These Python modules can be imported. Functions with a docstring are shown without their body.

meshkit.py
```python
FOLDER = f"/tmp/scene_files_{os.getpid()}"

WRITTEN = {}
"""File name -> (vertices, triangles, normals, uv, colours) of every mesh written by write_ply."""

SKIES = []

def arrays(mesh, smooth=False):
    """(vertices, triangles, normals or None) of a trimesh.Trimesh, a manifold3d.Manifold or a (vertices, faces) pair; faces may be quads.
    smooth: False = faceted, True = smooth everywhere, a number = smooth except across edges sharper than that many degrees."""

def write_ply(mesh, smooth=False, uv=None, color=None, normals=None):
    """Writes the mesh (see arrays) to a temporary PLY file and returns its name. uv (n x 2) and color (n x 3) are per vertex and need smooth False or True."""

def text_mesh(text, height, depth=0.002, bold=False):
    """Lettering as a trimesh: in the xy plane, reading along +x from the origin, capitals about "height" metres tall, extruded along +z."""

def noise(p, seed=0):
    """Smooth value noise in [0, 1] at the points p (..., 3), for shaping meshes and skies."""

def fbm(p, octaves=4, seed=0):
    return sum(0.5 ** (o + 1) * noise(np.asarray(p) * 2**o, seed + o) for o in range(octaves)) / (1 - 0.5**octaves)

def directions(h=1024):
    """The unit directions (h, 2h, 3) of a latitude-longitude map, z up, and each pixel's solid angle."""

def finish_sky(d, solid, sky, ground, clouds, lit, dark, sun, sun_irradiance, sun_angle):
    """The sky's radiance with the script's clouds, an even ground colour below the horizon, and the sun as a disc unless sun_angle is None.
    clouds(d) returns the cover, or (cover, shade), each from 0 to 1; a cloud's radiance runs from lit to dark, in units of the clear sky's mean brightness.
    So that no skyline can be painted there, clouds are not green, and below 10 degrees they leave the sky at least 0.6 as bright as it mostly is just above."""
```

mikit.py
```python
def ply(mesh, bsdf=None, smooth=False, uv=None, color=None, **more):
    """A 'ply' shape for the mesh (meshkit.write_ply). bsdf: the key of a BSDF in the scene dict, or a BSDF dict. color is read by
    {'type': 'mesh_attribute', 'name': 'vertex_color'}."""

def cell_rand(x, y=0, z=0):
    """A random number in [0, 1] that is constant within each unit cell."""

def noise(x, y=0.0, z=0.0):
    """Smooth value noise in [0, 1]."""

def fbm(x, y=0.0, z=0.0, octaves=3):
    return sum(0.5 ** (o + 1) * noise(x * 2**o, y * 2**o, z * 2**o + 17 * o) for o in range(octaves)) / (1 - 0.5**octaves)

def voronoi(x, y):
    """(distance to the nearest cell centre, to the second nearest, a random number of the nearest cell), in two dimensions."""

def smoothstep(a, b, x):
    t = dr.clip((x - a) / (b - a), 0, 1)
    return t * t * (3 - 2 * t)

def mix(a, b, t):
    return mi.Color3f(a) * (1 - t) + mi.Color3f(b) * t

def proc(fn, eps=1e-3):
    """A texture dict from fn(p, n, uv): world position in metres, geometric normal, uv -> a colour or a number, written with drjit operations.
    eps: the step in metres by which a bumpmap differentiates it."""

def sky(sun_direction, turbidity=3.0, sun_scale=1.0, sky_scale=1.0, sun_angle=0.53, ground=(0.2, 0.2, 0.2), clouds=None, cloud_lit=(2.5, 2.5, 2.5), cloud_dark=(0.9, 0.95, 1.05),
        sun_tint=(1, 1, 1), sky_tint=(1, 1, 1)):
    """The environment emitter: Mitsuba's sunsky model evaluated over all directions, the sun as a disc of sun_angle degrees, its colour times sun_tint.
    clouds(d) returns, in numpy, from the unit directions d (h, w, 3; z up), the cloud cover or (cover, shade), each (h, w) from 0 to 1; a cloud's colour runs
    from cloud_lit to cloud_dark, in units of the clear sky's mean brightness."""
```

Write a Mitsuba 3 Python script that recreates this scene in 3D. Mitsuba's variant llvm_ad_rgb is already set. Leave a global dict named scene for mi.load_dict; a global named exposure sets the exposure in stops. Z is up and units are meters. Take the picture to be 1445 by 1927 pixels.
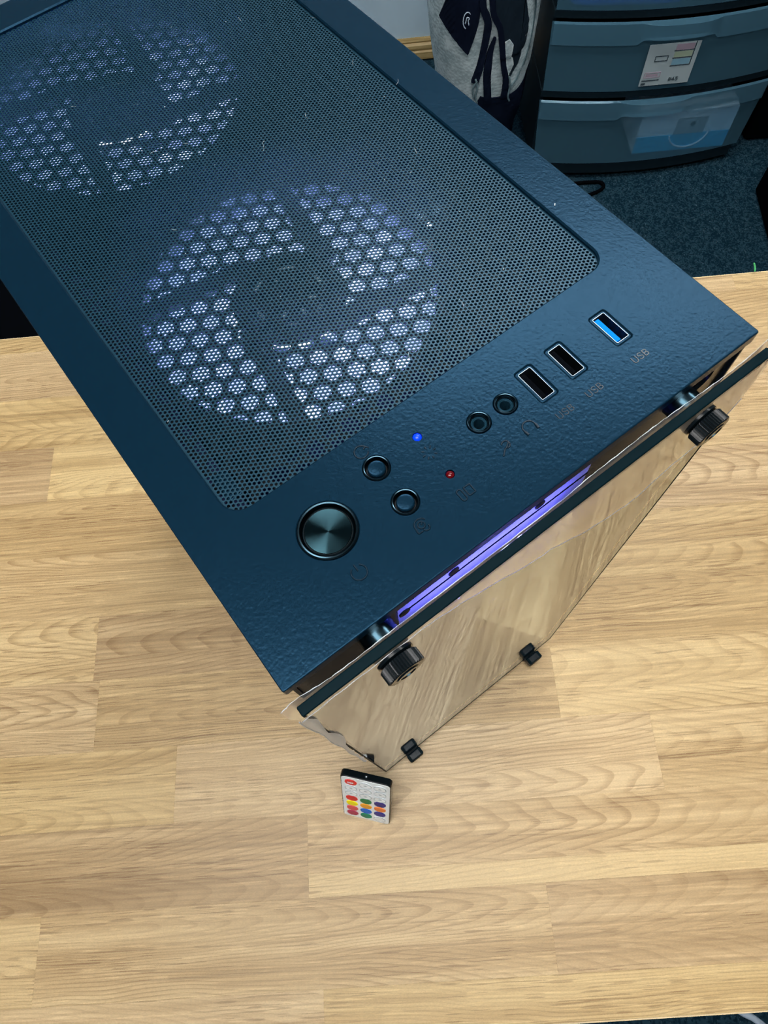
import math, random
import numpy as np, trimesh, mitsuba as mi, mikit, meshkit
import drjit as dr
import manifold3d as m3
from mikit import noise, fbm, cell_rand, smoothstep, mix, proc

T = mi.ScalarTransform4f
rng = random.Random(7)
nrg = np.random.default_rng(7)
scene, labels = {}, {}

# ------------------------------------------------------------------ camera, lights, exposure (world: desk top z = 0, x along the desk, y towards the back wall)
CAM = np.array([0.03957, -0.03133, 0.69388])
RIGHT = np.array([0.99635113, -0.06532735, -0.05492498])
DOWN = np.array([-0.08146372, -0.91985911, -0.38369634])
FWD = np.array([-0.02545737, 0.38677067, -0.92182448])
m = np.eye(4); m[:3, 0], m[:3, 1], m[:3, 2], m[:3, 3] = -RIGHT, -DOWN, FWD, CAM
scene['camera'] = {'type': 'perspective', 'fov': 2 * math.degrees(math.atan(722.5 / 1292.59)), 'fov_axis': 'x', 'near_clip': 0.02, 'far_clip': 50.0, 'to_world': T(m)}
exposure = 0.0
CEIL, FLOOR, WALLY = 1.67, -0.73, 2.075
LAMP = (10.3, 10.1, 9.8)          # radiance of the ceiling light panel; the added fill panel scales it
LED = (34., 38., 80.)              # radiance of the fans' hub light rings
FRONT_LED = (24., 26., 110.)        # radiance of the front fans' rings
GUIDE = (1.35, 1.55, 4.4)            # radiance of the light guides under the top fans' blades

def light_panel(key, x, y, w, d, rad, label):
    v = np.array([[x - w/2, y - d/2, CEIL - .03], [x + w/2, y - d/2, CEIL - .03], [x + w/2, y + d/2, CEIL - .03], [x - w/2, y + d/2, CEIL - .03]])
    scene[key + '__diffuser'] = mikit.ply((v, np.array([[0, 2, 1], [0, 3, 2]])), 'mat_white_paint', emitter={'type': 'area', 'radiance': {'type': 'rgb', 'value': rad}})
    fr = box(x - w/2 - .02, x + w/2 + .02, y - d/2 - .02, y + d/2 + .02, CEIL - .028, CEIL - .001)
    scene[key + '__frame'] = mikit.ply(fr, 'mat_white_paint')
    labels[key] = {'label': label, 'category': 'ceiling light'}

# ------------------------------------------------------------------ mesh helpers
def box(x0, x1, y0, y1, z0, z1):
    b = trimesh.creation.box((x1 - x0, y1 - y0, z1 - z0)); b.apply_translation(((x0 + x1)/2, (y0 + y1)/2, (z0 + z1)/2)); return b

def to_tm(man):
    me = man.to_mesh(); return trimesh.Trimesh(np.array(me.vert_properties[:, :3], float), np.array(me.tri_verts), process=False)

def hull(pts):
    return m3.Manifold.hull_points(np.asarray(pts, float))

def rr(w, d, r, n=5, cx=0, cy=0):
    """rounded rectangle outline (list of points, ccw)"""
    out = []
    for k, (sx, sy) in enumerate(((1, 1), (-1, 1), (-1, -1), (1, -1))):
        for i in range(n + 1):
            a = math.pi/2 * (k + i/n)
            out.append((cx + sx*(w/2 - r) + r*math.cos(a), cy + sy*(d/2 - r) + r*math.sin(a)))
    return out

def circ(r, n=40, cx=0, cy=0):
    return [(cx + r*math.cos(2*math.pi*i/n), cy + r*math.sin(2*math.pi*i/n)) for i in range(n)]

def lift(outline, z):
    return [(x, y, z) for x, y in outline]

def grow(outline, g, c=None):
    """convex outline moved outwards by about g"""
    o = np.array(outline); nx = np.roll(o, -1, 0) - np.roll(o, 1, 0); L = np.linalg.norm(nx, axis=1, keepdims=True)
    return (o + g*np.stack([nx[:, 1], -nx[:, 0]], 1)/L).tolist()

def prism(outline, z0, z1):
    return hull(lift(outline, z0) + lift(outline, z1))

def bprism(outline, z0, z1, b, bot=False):
    """convex prism with a rounded upper (and lower) edge"""
    pts = lift(outline, z0 + (b if bot else 0))
    for a in (0, 30, 60, 90):
        c, s = math.cos(math.radians(a)), math.sin(math.radians(a))
        pts += lift(grow(outline, -b*(1 - c)), z1 - b + b*s)
        if bot: pts += lift(grow(outline, -b*(1 - c)), z0 + b - b*s)
    return hull(pts)

def cutter(outline, z0, z1, b):
    """hole cutter with a chamfer b at the top z1"""
    return prism(outline, z0, z1 + .001) + hull(lift(outline, z1 - b) + lift(grow(outline, b), z1) + lift(grow(outline, b), z1 + .001))

def rbox(x0, x1, y0, y1, z0, z1, r, n=3):
    s = trimesh.creation.icosphere(subdivisions=1 if n < 4 else 2, radius=r).vertices
    return to_tm(hull(np.vstack([s + [x, y, z] for x in (x0 + r, x1 - r) for y in (y0 + r, y1 - r) for z in (z0 + r, z1 - r)])))

def rbox_h(corners, z0, z1, r):
    s = trimesh.creation.icosphere(subdivisions=1, radius=r).vertices
    c = np.array(corners); mid = c.mean(0)
    c = c + (mid - c)/np.linalg.norm(mid - c, axis=1, keepdims=True)*r
    return to_tm(hull(np.vstack([s + [x, y, z] for x, y in c for z in (z0 + r, z1 - r)])))

def lathe(prof, n=48):
    return trimesh.creation.revolve(np.array(prof, float), sections=n)

def tube(path, r, n=8, closed=False):
    """swept round tube along points; r a number or one per point"""
    p = np.asarray(path, float); r = np.broadcast_to(r, len(p))
    t = np.gradient(p, axis=0); t /= np.linalg.norm(t, axis=1, keepdims=True) + 1e-12
    a = np.cross(t[0], [0, 0, 1.]) if abs(t[0][2]) < .9 else np.cross(t[0], [1., 0, 0]); a /= np.linalg.norm(a)
    V, F = [], []
    for i in range(len(p)):
        a = a - t[i]*(a @ t[i]); a /= np.linalg.norm(a); b = np.cross(t[i], a)
        V += [p[i] + r[i]*(math.cos(2*math.pi*k/n)*a + math.sin(2*math.pi*k/n)*b) for k in range(n)]
    for i in range(len(p) - 1):
        for k in range(n):
            q = (i*n + k, i*n + (k + 1) % n, (i + 1)*n + (k + 1) % n, (i + 1)*n + k); F += [(q[0], q[1], q[2]), (q[0], q[2], q[3])]
    V += [p[0], p[-1]]; e = len(V)
    for k in range(n):
        F += [(e - 2, (k + 1) % n, k), (e - 1, (len(p) - 1)*n + k, (len(p) - 1)*n + (k + 1) % n)]
    return trimesh.Trimesh(np.array(V), np.array(F), process=False)

def smooth_path(pts, n=8):
    p = np.asarray(pts, float); out = []
    q = np.vstack([2*p[0] - p[1], p, 2*p[-1] - p[-2]])
    for i in range(1, len(q) - 2):
        for s in np.linspace(0, 1, n, endpoint=False):
            a, b, c, d = q[i - 1], q[i], q[i + 1], q[i + 2]
            out.append(.5*(2*b + (c - a)*s + (2*a - 5*b + 4*c - d)*s*s + (3*b - a - 3*c + d)*s**3))
    return np.array(out + [p[-1]])

def sheet(outline3, holes=None):
    """flat fan-free triangulated sheet from a 2-D outline [(a, b)] -> (verts2, faces)"""
    from shapely.geometry import Polygon
    return trimesh.creation.triangulate_polygon(Polygon(outline3), engine='earcut')

def cat(*ms):
    return trimesh.util.concatenate([to_tm(x) if hasattr(x, 'to_mesh') else x for x in ms])

def num(key):
    if key not in scene and key not in labels and not any(k.startswith(key + '__') for k in scene): return key
    i = 1
    while True:
        k = f'{key}_{i:03d}'
        if k not in scene and k not in labels and not any(q.startswith(k + '__') for q in scene): return k
        i += 1

def add(key, mesh, mat, M=None, smooth=False, uv=None, label=None, **kw):
    """one entry of the scene; returns its key"""
    key = num(key)
    if hasattr(mesh, 'to_mesh'): mesh = to_tm(mesh)
    if isinstance(mesh, tuple): mesh = trimesh.Trimesh(np.asarray(mesh[0], float), np.asarray(mesh[1]), process=False)
    if M is not None: mesh = mesh.copy(); mesh.apply_transform(M)
    scene[key] = mikit.ply(mesh, mat, smooth=smooth, uv=uv, **kw)
    if label: labels[key] = {'label': label}
    return key

def tag(key, label, cat_=None, group=None, kind=None):
    labels[key] = {'label': label}
    if cat_: labels[key]['category'] = cat_
    if group: labels[key]['group'] = group
    if kind: labels[key]['kind'] = kind

def Rz(deg): return trimesh.transformations.rotation_matrix(math.radians(deg), [0, 0, 1])
def Rx(deg): return trimesh.transformations.rotation_matrix(math.radians(deg), [1, 0, 0])
def Tr(x, y, z): return trimesh.transformations.translation_matrix([x, y, z])

# ------------------------------------------------------------------ materials
def two(b): return {'type': 'twosided', 'bsdf': b}
def rgb(c): return {'type': 'rgb', 'value': list(c)}
def prin(c, rough=.5, **k):
    return {'type': 'principled', 'base_color': c if isinstance(c, dict) else rgb(c), 'roughness': rough, **k}
def bump(fn, b, scale=1.0, eps=3e-4):
    return {'type': 'bumpmap', 'arbitrary': proc(fn, eps), 'scale': scale, 'bsdf': b}

def leather(p, n, uv):
    return 7.0e-5*fbm(p.x*1250, p.y*1250, p.z*1250, 2)
scene['mat_case_plastic'] = two(bump(leather, prin((.0020, .0122, .0245), .28, specular=.15, spec_tint=.75), eps=1.5e-4))
scene['mat_symbol'] = two(prin((.003, .014, .027), .22, specular=.38))
scene['mat_black_plastic'] = two(prin((.004, .010, .014), .4, specular=.2))
scene['mat_gloss_black'] = two(prin((.003, .006, .008), .22, specular=.22))
scene['mat_mesh_steel'] = two(prin((.006, .028, .046), .38, specular=.35, spec_tint=.5))
scene['mat_grille_steel'] = two(prin((.002, .006, .010), .45, specular=.25))
scene['mat_inside_black'] = two(prin((.003, .005, .008), .6, specular=.3))
scene['mat_teal_edge'] = two(prin((.001, .009, .013), .5, specular=.04))
scene['mat_brushed_steel'] = two(prin((.022, .055, .070), .22, metallic=1.0, anisotropic=.98))
scene['mat_chrome'] = two({'type': 'roughconductor', 'material': 'Cr', 'alpha': .12, 'specular_reflectance': rgb((.85, .95, 1))})
scene['mat_shell_steel'] = two(prin((.20, .26, .30), .3, metallic=1.0))
scene['mat_dark_chrome'] = two(prin((.03, .06, .08), .2, metallic=1.0))
scene['mat_fan_blade'] = {'type': 'principledthin', 'base_color': rgb((.80, .83, .92)), 'roughness': .5, 'diff_trans': 1.05, 'eta': 1.3}
scene['mat_fan_hub'] = two(prin((.006, .018, .026), .5, specular=.3))
scene['mat_diffuser'] = {'type': 'principledthin', 'base_color': rgb((.85, .86, .9)), 'roughness': .6, 'diff_trans': 1.2, 'eta': 1.03}
scene['mat_usb_blue'] = two(prin((.0, .20, .85), .6, specular=.05))
scene['mat_light_lens'] = two(prin((.0, .03, .4), .3))
scene['mat_red_lens'] = two(prin((.085, .001, .003), .15, specular=.5))
scene['mat_white_paint'] = two(prin((.75, .76, .76), .7, specular=.2))
scene['mat_white_plastic'] = two(prin((.86, .92, .95), .35, specular=.4))
scene['mat_white_cable'] = two(prin((.55, .66, .78), .4))
scene['mat_matt_black'] = two(prin((.0012, .0018, .003), .9, specular=.03))
scene['mat_glass_panel'] = {'type': 'thindielectric', 'int_ior': 1.52, 'ext_ior': 1.0, 'specular_transmittance': rgb((.42, .44, .5)), 'specular_reflectance': rgb((.88, .93, .98))}
scene['mat_film_haze'] = {'type': 'blendbsdf', 'weight': .16, 'a': {'type': 'thindielectric', 'int_ior': 1.45, 'ext_ior': 1.0}, 'b': {'type': 'principledthin', 'base_color': rgb((.8, .78, .76)), 'roughness': .5, 'diff_trans': 1.0}}
scene['mat_film_clear'] = {'type': 'blendbsdf', 'weight': .13, 'a': {'type': 'thindielectric', 'int_ior': 1.45, 'ext_ior': 1.0}, 'b': {'type': 'principledthin', 'base_color': rgb((.8, .78, .78)), 'roughness': .5, 'diff_trans': 1.0}}
scene['mat_film_torn'] = {'type': 'blendbsdf', 'weight': .78, 'a': {'type': 'thindielectric', 'int_ior': 1.45, 'ext_ior': 1.0}, 'b': {'type': 'principledthin', 'base_color': rgb((.97, .92, .85)), 'roughness': .5, 'diff_trans': .5}}
scene['mat_film_edge'] = two(prin((.5, .53, .56), .3, specular=.5))

# oak laminate: uv = (10*stave + 5 + along, 10*tone + across)
def wood_parts(uv):
    k = dr.floor(uv.x/10); u = uv.x - 10*k - 5
    t = dr.floor(uv.y/10); v = uv.y - 10*t
    return k, u, t/20, v
def wood_rings(k, u, v):
    uc = -.75 + 1.6*cell_rand(k, 1); vc = .69*cell_rand(k, 2)*.1 + .0691*dr.floor(v/.0691)
    w = fbm(u*7, v*26, k*3.7, 3)
    d = dr.sqrt(dr.square((u - uc)*.085) + dr.square(v - vc + .022*(w - .5)) + 1e-6)
    return d*390 + 2.2*fbm(u*6, v*45, k*1.9, 2)
def wood(p, n, uv):
    k, u, tone, v = wood_parts(uv)
    f1 = fbm(u*7 + k*13, v*330, k*2.3, 3)
    f2 = fbm(u*3.2 + k*5, v*75, k*1.3, 3)
    q = wood_rings(k, u, v)
    ring = q - dr.floor(q)
    line = smoothstep(.50, .93, ring)*(1 - smoothstep(.95, 1.0, ring))
    t = dr.clip(tone + .75*(f2 - .5) + .72*(f1 - .5) + .34*(noise(u*22 + k*3, v*760, k + 5) - .5), 0, 1)
    light, mid, brown = mi.Color3f(.695, .520, .275), mi.Color3f(.535, .372, .182), mi.Color3f(.375, .245, .115)
    c = dr.select(t < .5, mix(light, mid, t*2), mix(mid, brown, t*2 - 1))
    amt = .13 + .20*smoothstep(.35, .75, fbm(u*5, v*20, k + 40, 2))
    c = mix(c, c*mi.Color3f(.66, .57, .47), line*amt*2.0)
    pore = smoothstep(.70, .84, noise(u*42 + k*7, v*1150, k))*smoothstep(.35, .65, fbm(u*9, v*60, k + 9, 2))
    c = mix(c, c*mi.Color3f(.62, .55, .50), pore*.7)
    fleck = smoothstep(.76, .9, noise(u*45 + k, v*800, k + 3))
    c = mix(c, c*1.0 + mi.Color3f(.10, .085, .05), fleck*.75)
    hue = cell_rand(k, 21)
    c = c*mix((1.01, 1.0, .94), (.985, .985, 1.08), hue)
    fine = noise(p.x*900, p.y*2600, 2.0)
    return c*(.93 + .14*fine)
def wood_relief(p, n, uv):
    k, u, tone, v = wood_parts(uv)
    return 2.2e-5*noise(u*42 + k*7, v*1150, k) + 2e-5*fbm(u*9, v*420, k, 2)
scene['mat_oak'] = two(bump(wood_relief, prin(proc(wood), .42, specular=.35), eps=2e-4))
scene['mat_oak_edge'] = two(prin((.74, .58, .34), .5, specular=.3))

def carpet(p, n, uv):
    a = noise(p.x*330, p.y*330, 1.0); b = fbm(p.x*110, p.y*110, 3.0, 3); c = noise(p.x*520, p.y*520, 8.0)
    col = mix((.005, .022, .038), (.022, .060, .088), smoothstep(.3, .75, .6*a + .4*b))
    return mix(col, (.15, .21, .24), smoothstep(.78, .95, c)*smoothstep(.4, .7, b)*.6)
def carpet_relief(p, n, uv):
    return .0018*noise(p.x*330, p.y*330, 1.0) + .0012*noise(p.x*520, p.y*520, 5.0)
scene['mat_carpet'] = two(bump(carpet_relief, prin(proc(carpet), .95, specular=.05), eps=8e-4))
def wallpaint(p, n, uv):
    return mix((.52, .70, .84), (.56, .74, .87), fbm(p.x*3, p.y*3, p.z*3, 3))
scene['mat_wall_blue'] = two(prin(proc(wallpaint), .8, specular=.15))
scene['mat_room_wall'] = two(prin((.52, .55, .57), .85, specular=.1))
def pine(p, n, uv):
    return mix((.56, .42, .19), (.40, .27, .10), smoothstep(.35, .7, fbm(p.x*6, p.y*6, p.z*160, 3)))
scene['mat_pine'] = two(prin(proc(pine), .45, specular=.4))
def heather(p, n, uv):
    a = fbm(p.x*170, p.y*170, p.z*260, 3); b = fbm(p.x*30, p.y*30, p.z*30, 2)
    return mix((.30, .40, .43), (.60, .71, .74), smoothstep(.3, .7, .6*a + .4*b))
def weave(p, n, uv):
    return .0012*fbm(p.x*35, p.y*35, p.z*25, 3) + .0004*noise(p.x*600, p.y*600, p.z*600)
scene['mat_grey_fabric'] = two(bump(weave, prin(proc(heather), .9, specular=.1, sheen=.2), eps=8e-4))
scene['mat_navy_fabric'] = two(prin((.004, .008, .022), .85, specular=.1))
scene['mat_dark_mesh'] = two(prin((.008, .018, .030), .8, specular=.15))
scene['mat_cord'] = two(prin((.14, .22, .25), .7))
scene['mat_drawer_plastic'] = {'type': 'blendbsdf', 'weight': .36, 'a': {'type': 'thindielectric', 'int_ior': 1.4, 'ext_ior': 1.0, 'specular_transmittance': rgb((.75, .9, 1))},
                               'b': {'type': 'principledthin', 'base_color': rgb((.18, .45, .64)), 'roughness': .45, 'diff_trans': .6}}
scene['mat_drawer_lip'] = {'type': 'blendbsdf', 'weight': .34, 'a': {'type': 'thindielectric', 'int_ior': 1.4, 'ext_ior': 1.0}, 'b': {'type': 'principledthin', 'base_color': rgb((.17, .41, .58)), 'roughness': .45, 'diff_trans': .3}}
scene['mat_tower_frame'] = two(prin((.006, .016, .024), .5, specular=.3))
scene['mat_sticker'] = two(prin((.46, .56, .60), .5))
scene['mat_print_dark'] = two(prin((.05, .08, .10), .6))
scene['mat_print_grey'] = two(prin((.33, .40, .44), .6))
scene['mat_print_pink'] = two(prin((.45, .36, .45), .6))
scene['mat_print_green'] = two(prin((.46, .56, .42), .6))
scene['mat_print_blue'] = two(prin((.25, .48, .62), .6))
scene['mat_bag_blue'] = two(prin((.005, .06, .42), .35, specular=.5))
scene['mat_print_light'] = two(prin((.45, .60, .85), .6))
scene['mat_leaf_green'] = two(prin((.06, .42, .14), .5))
scene['mat_bag_green'] = two(prin((.04, .20, .16), .5))
scene['mat_cyan_card'] = two(prin((.01, .45, .75), .5))
scene['mat_white_card'] = two(prin((.70, .82, .90), .5))

# ------------------------------------------------------------------ the setting
def slab(key, mesh, mat, kind='structure'):
    add(key, mesh, mat); labels[key] = {'kind': kind}
slab('floor', box(-2.2, 3.0, -1.9, WALLY, FLOOR - .05, FLOOR), 'mat_carpet'); labels['floor']['label'] = 'dark blue speckled carpet floor'
slab('ceiling', box(-2.2, 3.0, -1.9, WALLY, CEIL, CEIL + .05), 'mat_white_paint')
slab('wall_back', box(-2.2, 3.0, WALLY, WALLY + .08, FLOOR, CEIL), 'mat_wall_blue'); labels['wall_back']['label'] = 'pale blue painted wall behind the backpack'
slab('wall_left', box(-2.28, -2.2, -1.9, WALLY, FLOOR, CEIL), 'mat_room_wall')
slab('wall_right', box(3.0, 3.08, -1.9, WALLY, FLOOR, CEIL), 'mat_room_wall')
slab('wall_front', box(-2.2, 3.0, -1.98, -1.9, FLOOR, CEIL), 'mat_room_wall')
# moulded pine skirting board along the back wall
prof = [(0, .006), (-.018, .006), (-.018, .026), (-.014, .030), (-.016, .036), (-.016, .046), (-.009, .051), (-.011, .056), (-.008, .062), (0, .062)]
V = np.array([(x, WALLY + a, FLOOR + b) for x in (-2.2, 3.0) for a, b in prof]); K = len(prof)
F = [(i, (i + 1) % K, K + (i + 1) % K) for i in range(K)] + [(i, K + (i + 1) % K, K + i) for i in range(K)]
slab('baseboard_back', trimesh.Trimesh(V, np.array(F), process=False), 'mat_pine'); labels['baseboard_back']['label'] = 'moulded pine skirting board at foot of the wall'
light_panel('ceiling_light', -.12, -.16, 1.2, .6, LAMP, 'large white ceiling light panel above the desk')
light_panel('ceiling_light_001', .5, 1.05, 1.2, .35, tuple(1.6*x for x in LAMP), 'added unseen fill panel that brightens the back of the room')  # added fill panel, out of view, lifts the wall, bag and drawers

# ------------------------------------------------------------------ desk: core board, edge bands and the oak staves
DX0, DX1, DY0, DY1 = -.62, 1.05, -.2100, .5389
add('desk__core_board', box(DX0 + .001, DX1 - .001, DY0 + .001, DY1 - .001, -.026, -.0021), 'mat_oak_edge')
add('desk__edge_band', box(DX0, DX1, DY0 - .0012, DY0 - .0001, -.026, 0), 'mat_oak_edge', label='pale edge strip along the front of the worktop')
add('desk__edge_band', box(DX0, DX1, DY1 + .0001, DY1 + .0012, -.026, 0), 'mat_oak_edge')
for x in (DX0 + .06, DX1 - .06):
    for y in (DY0 + .07, DY1 - .07):
        add('desk__leg', box(x - .025, x + .025, y - .025, y + .025, FLOOR, -.026), 'mat_matt_black')
rows = [0, .0235, .0932, .1623, .2323, .3010, .3716, .4386, .5076, .5770, .6460, .7150, .7489]
# for each row (back to front): where its staves end, and the tone of each stave (0 light .. 1 brown); half rows are split lengthwise
plan = [([.02, .47], [.35, .40, .30]),
        ([-.30, .16, .62], [.35, .42, .45, .40]),
        ([-.12, .33, .80], [.38, .40, .30, .42]),
        ([-.361, .09, .55], [.62, .22, .45, .36]),
        ([-.18, .27, .72], [.58, .66, .42, .38]),
        ([.05, .50], [.40, .45, .50]),
        ([-.287, .17, .61], [.20, .55, .52, .40]),
        ([-.28, .176, .63], [.32, .45, .14, .40]),
        ([-.197, .26, .71], [.34, .22, .33, .42]),
        ([-.52, -.071, .38, .84], [.55, .66, .40, .38, .45]),
        ([-.3135, .140, .60], [.20, .36, .56, .45]),
        ([-.48, -.06, .40, .86], [.30, .22, .26, .35, .30])]
idx = 0
for r in range(12):
    y1, y0 = DY1 - rows[r], DY1 - rows[r + 1]
    ends, tones = plan[r]
    xs = [DX0] + ends + [DX1]
    for x0, x1, tone in zip(xs[:-1], xs[1:], tones):
        idx += 1
        parts = [(y0, y1, tone)]
        if r == 9 and abs(x0 + .071) < 1e-6:              # light half stave beside the dark one
            parts = [(y0 + .0195, y1, .42), (y0, y0 + .0195, .06)]
        if r == 3 and x0 > -.37 and x0 < -.35: parts = [(y0 + .0355, y1, .30), (y0, y0 + .0355, .10)]
        for (ya, yb, tn) in parts:
            idx += 1
            b = box(x0 + .00004, x1 - .00004, ya + .00004, yb - .00004, -.002, rng.uniform(-.00003, .00003))
            uv = np.stack([10*idx + 5 + b.vertices[:, 0], 10*round(tn*20) + (DY1 - b.vertices[:, 1])], 1)
            add('desk__stave', b, 'mat_oak', uv=uv)
tag('desk', 'light oak butcher-block desk top under the black computer case', 'desk')

# ------------------------------------------------------------------ the computer case (own frame: x along its front edge, y to the back, z = 0 its top)
H = .487
MC = Tr(0, 0, H) @ Rz(33.4)
def case(part, mesh, mat, smooth=False, label=None, **kw): return add('computer_case__' + part, mesh, mat, MC, smooth, label=label, **kw)
W, D = .205, .3635
mm = 1e-3
# top panel with its cut-outs
top = bprism(rr(W, D, .0009, 4, W/2, D/2), -.0055, 0, .0004)
MX0, MX1, MY0, MY1 = .0182, .1867, .0573, .3440
mesh_out = rr(MX1 - MX0, MY1 - MY0, .0075, 6, (MX0 + MX1)/2, (MY0 + MY1)/2)
usb = [(.1299, .0334), (.1444, .0340), (.1661, .0342)]
jacks = [(.1044, .0339), (.1162, .0338)]
small = [(.0665, .0420), (.0665, .0262)]
PB = (.0406, .0340)
leds = [(.0845, .0428), (.0843, .0249)]
top -= cutter(mesh_out, -.02, 0, .0006)
top -= cutter(circ(.0102, 56, *PB), -.02, 0, .0004)
for c in small: top -= cutter(circ(.0047, 36, *c), -.02, 0, .0003)
for c in jacks: top -= cutter(circ(.0042, 32, *c), -.02, 0, .0003)
for c in usb: top -= cutter(rr(.0076, .0150, .0011, 4, *c), -.02, 0, .0004)
for c in leds: top -= cutter(circ(.0016, 24, *c), -.02, 0, .0001)
case('top_panel', top, 'mat_case_plastic', 35, label='textured navy black plastic top panel with control buttons')
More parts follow.
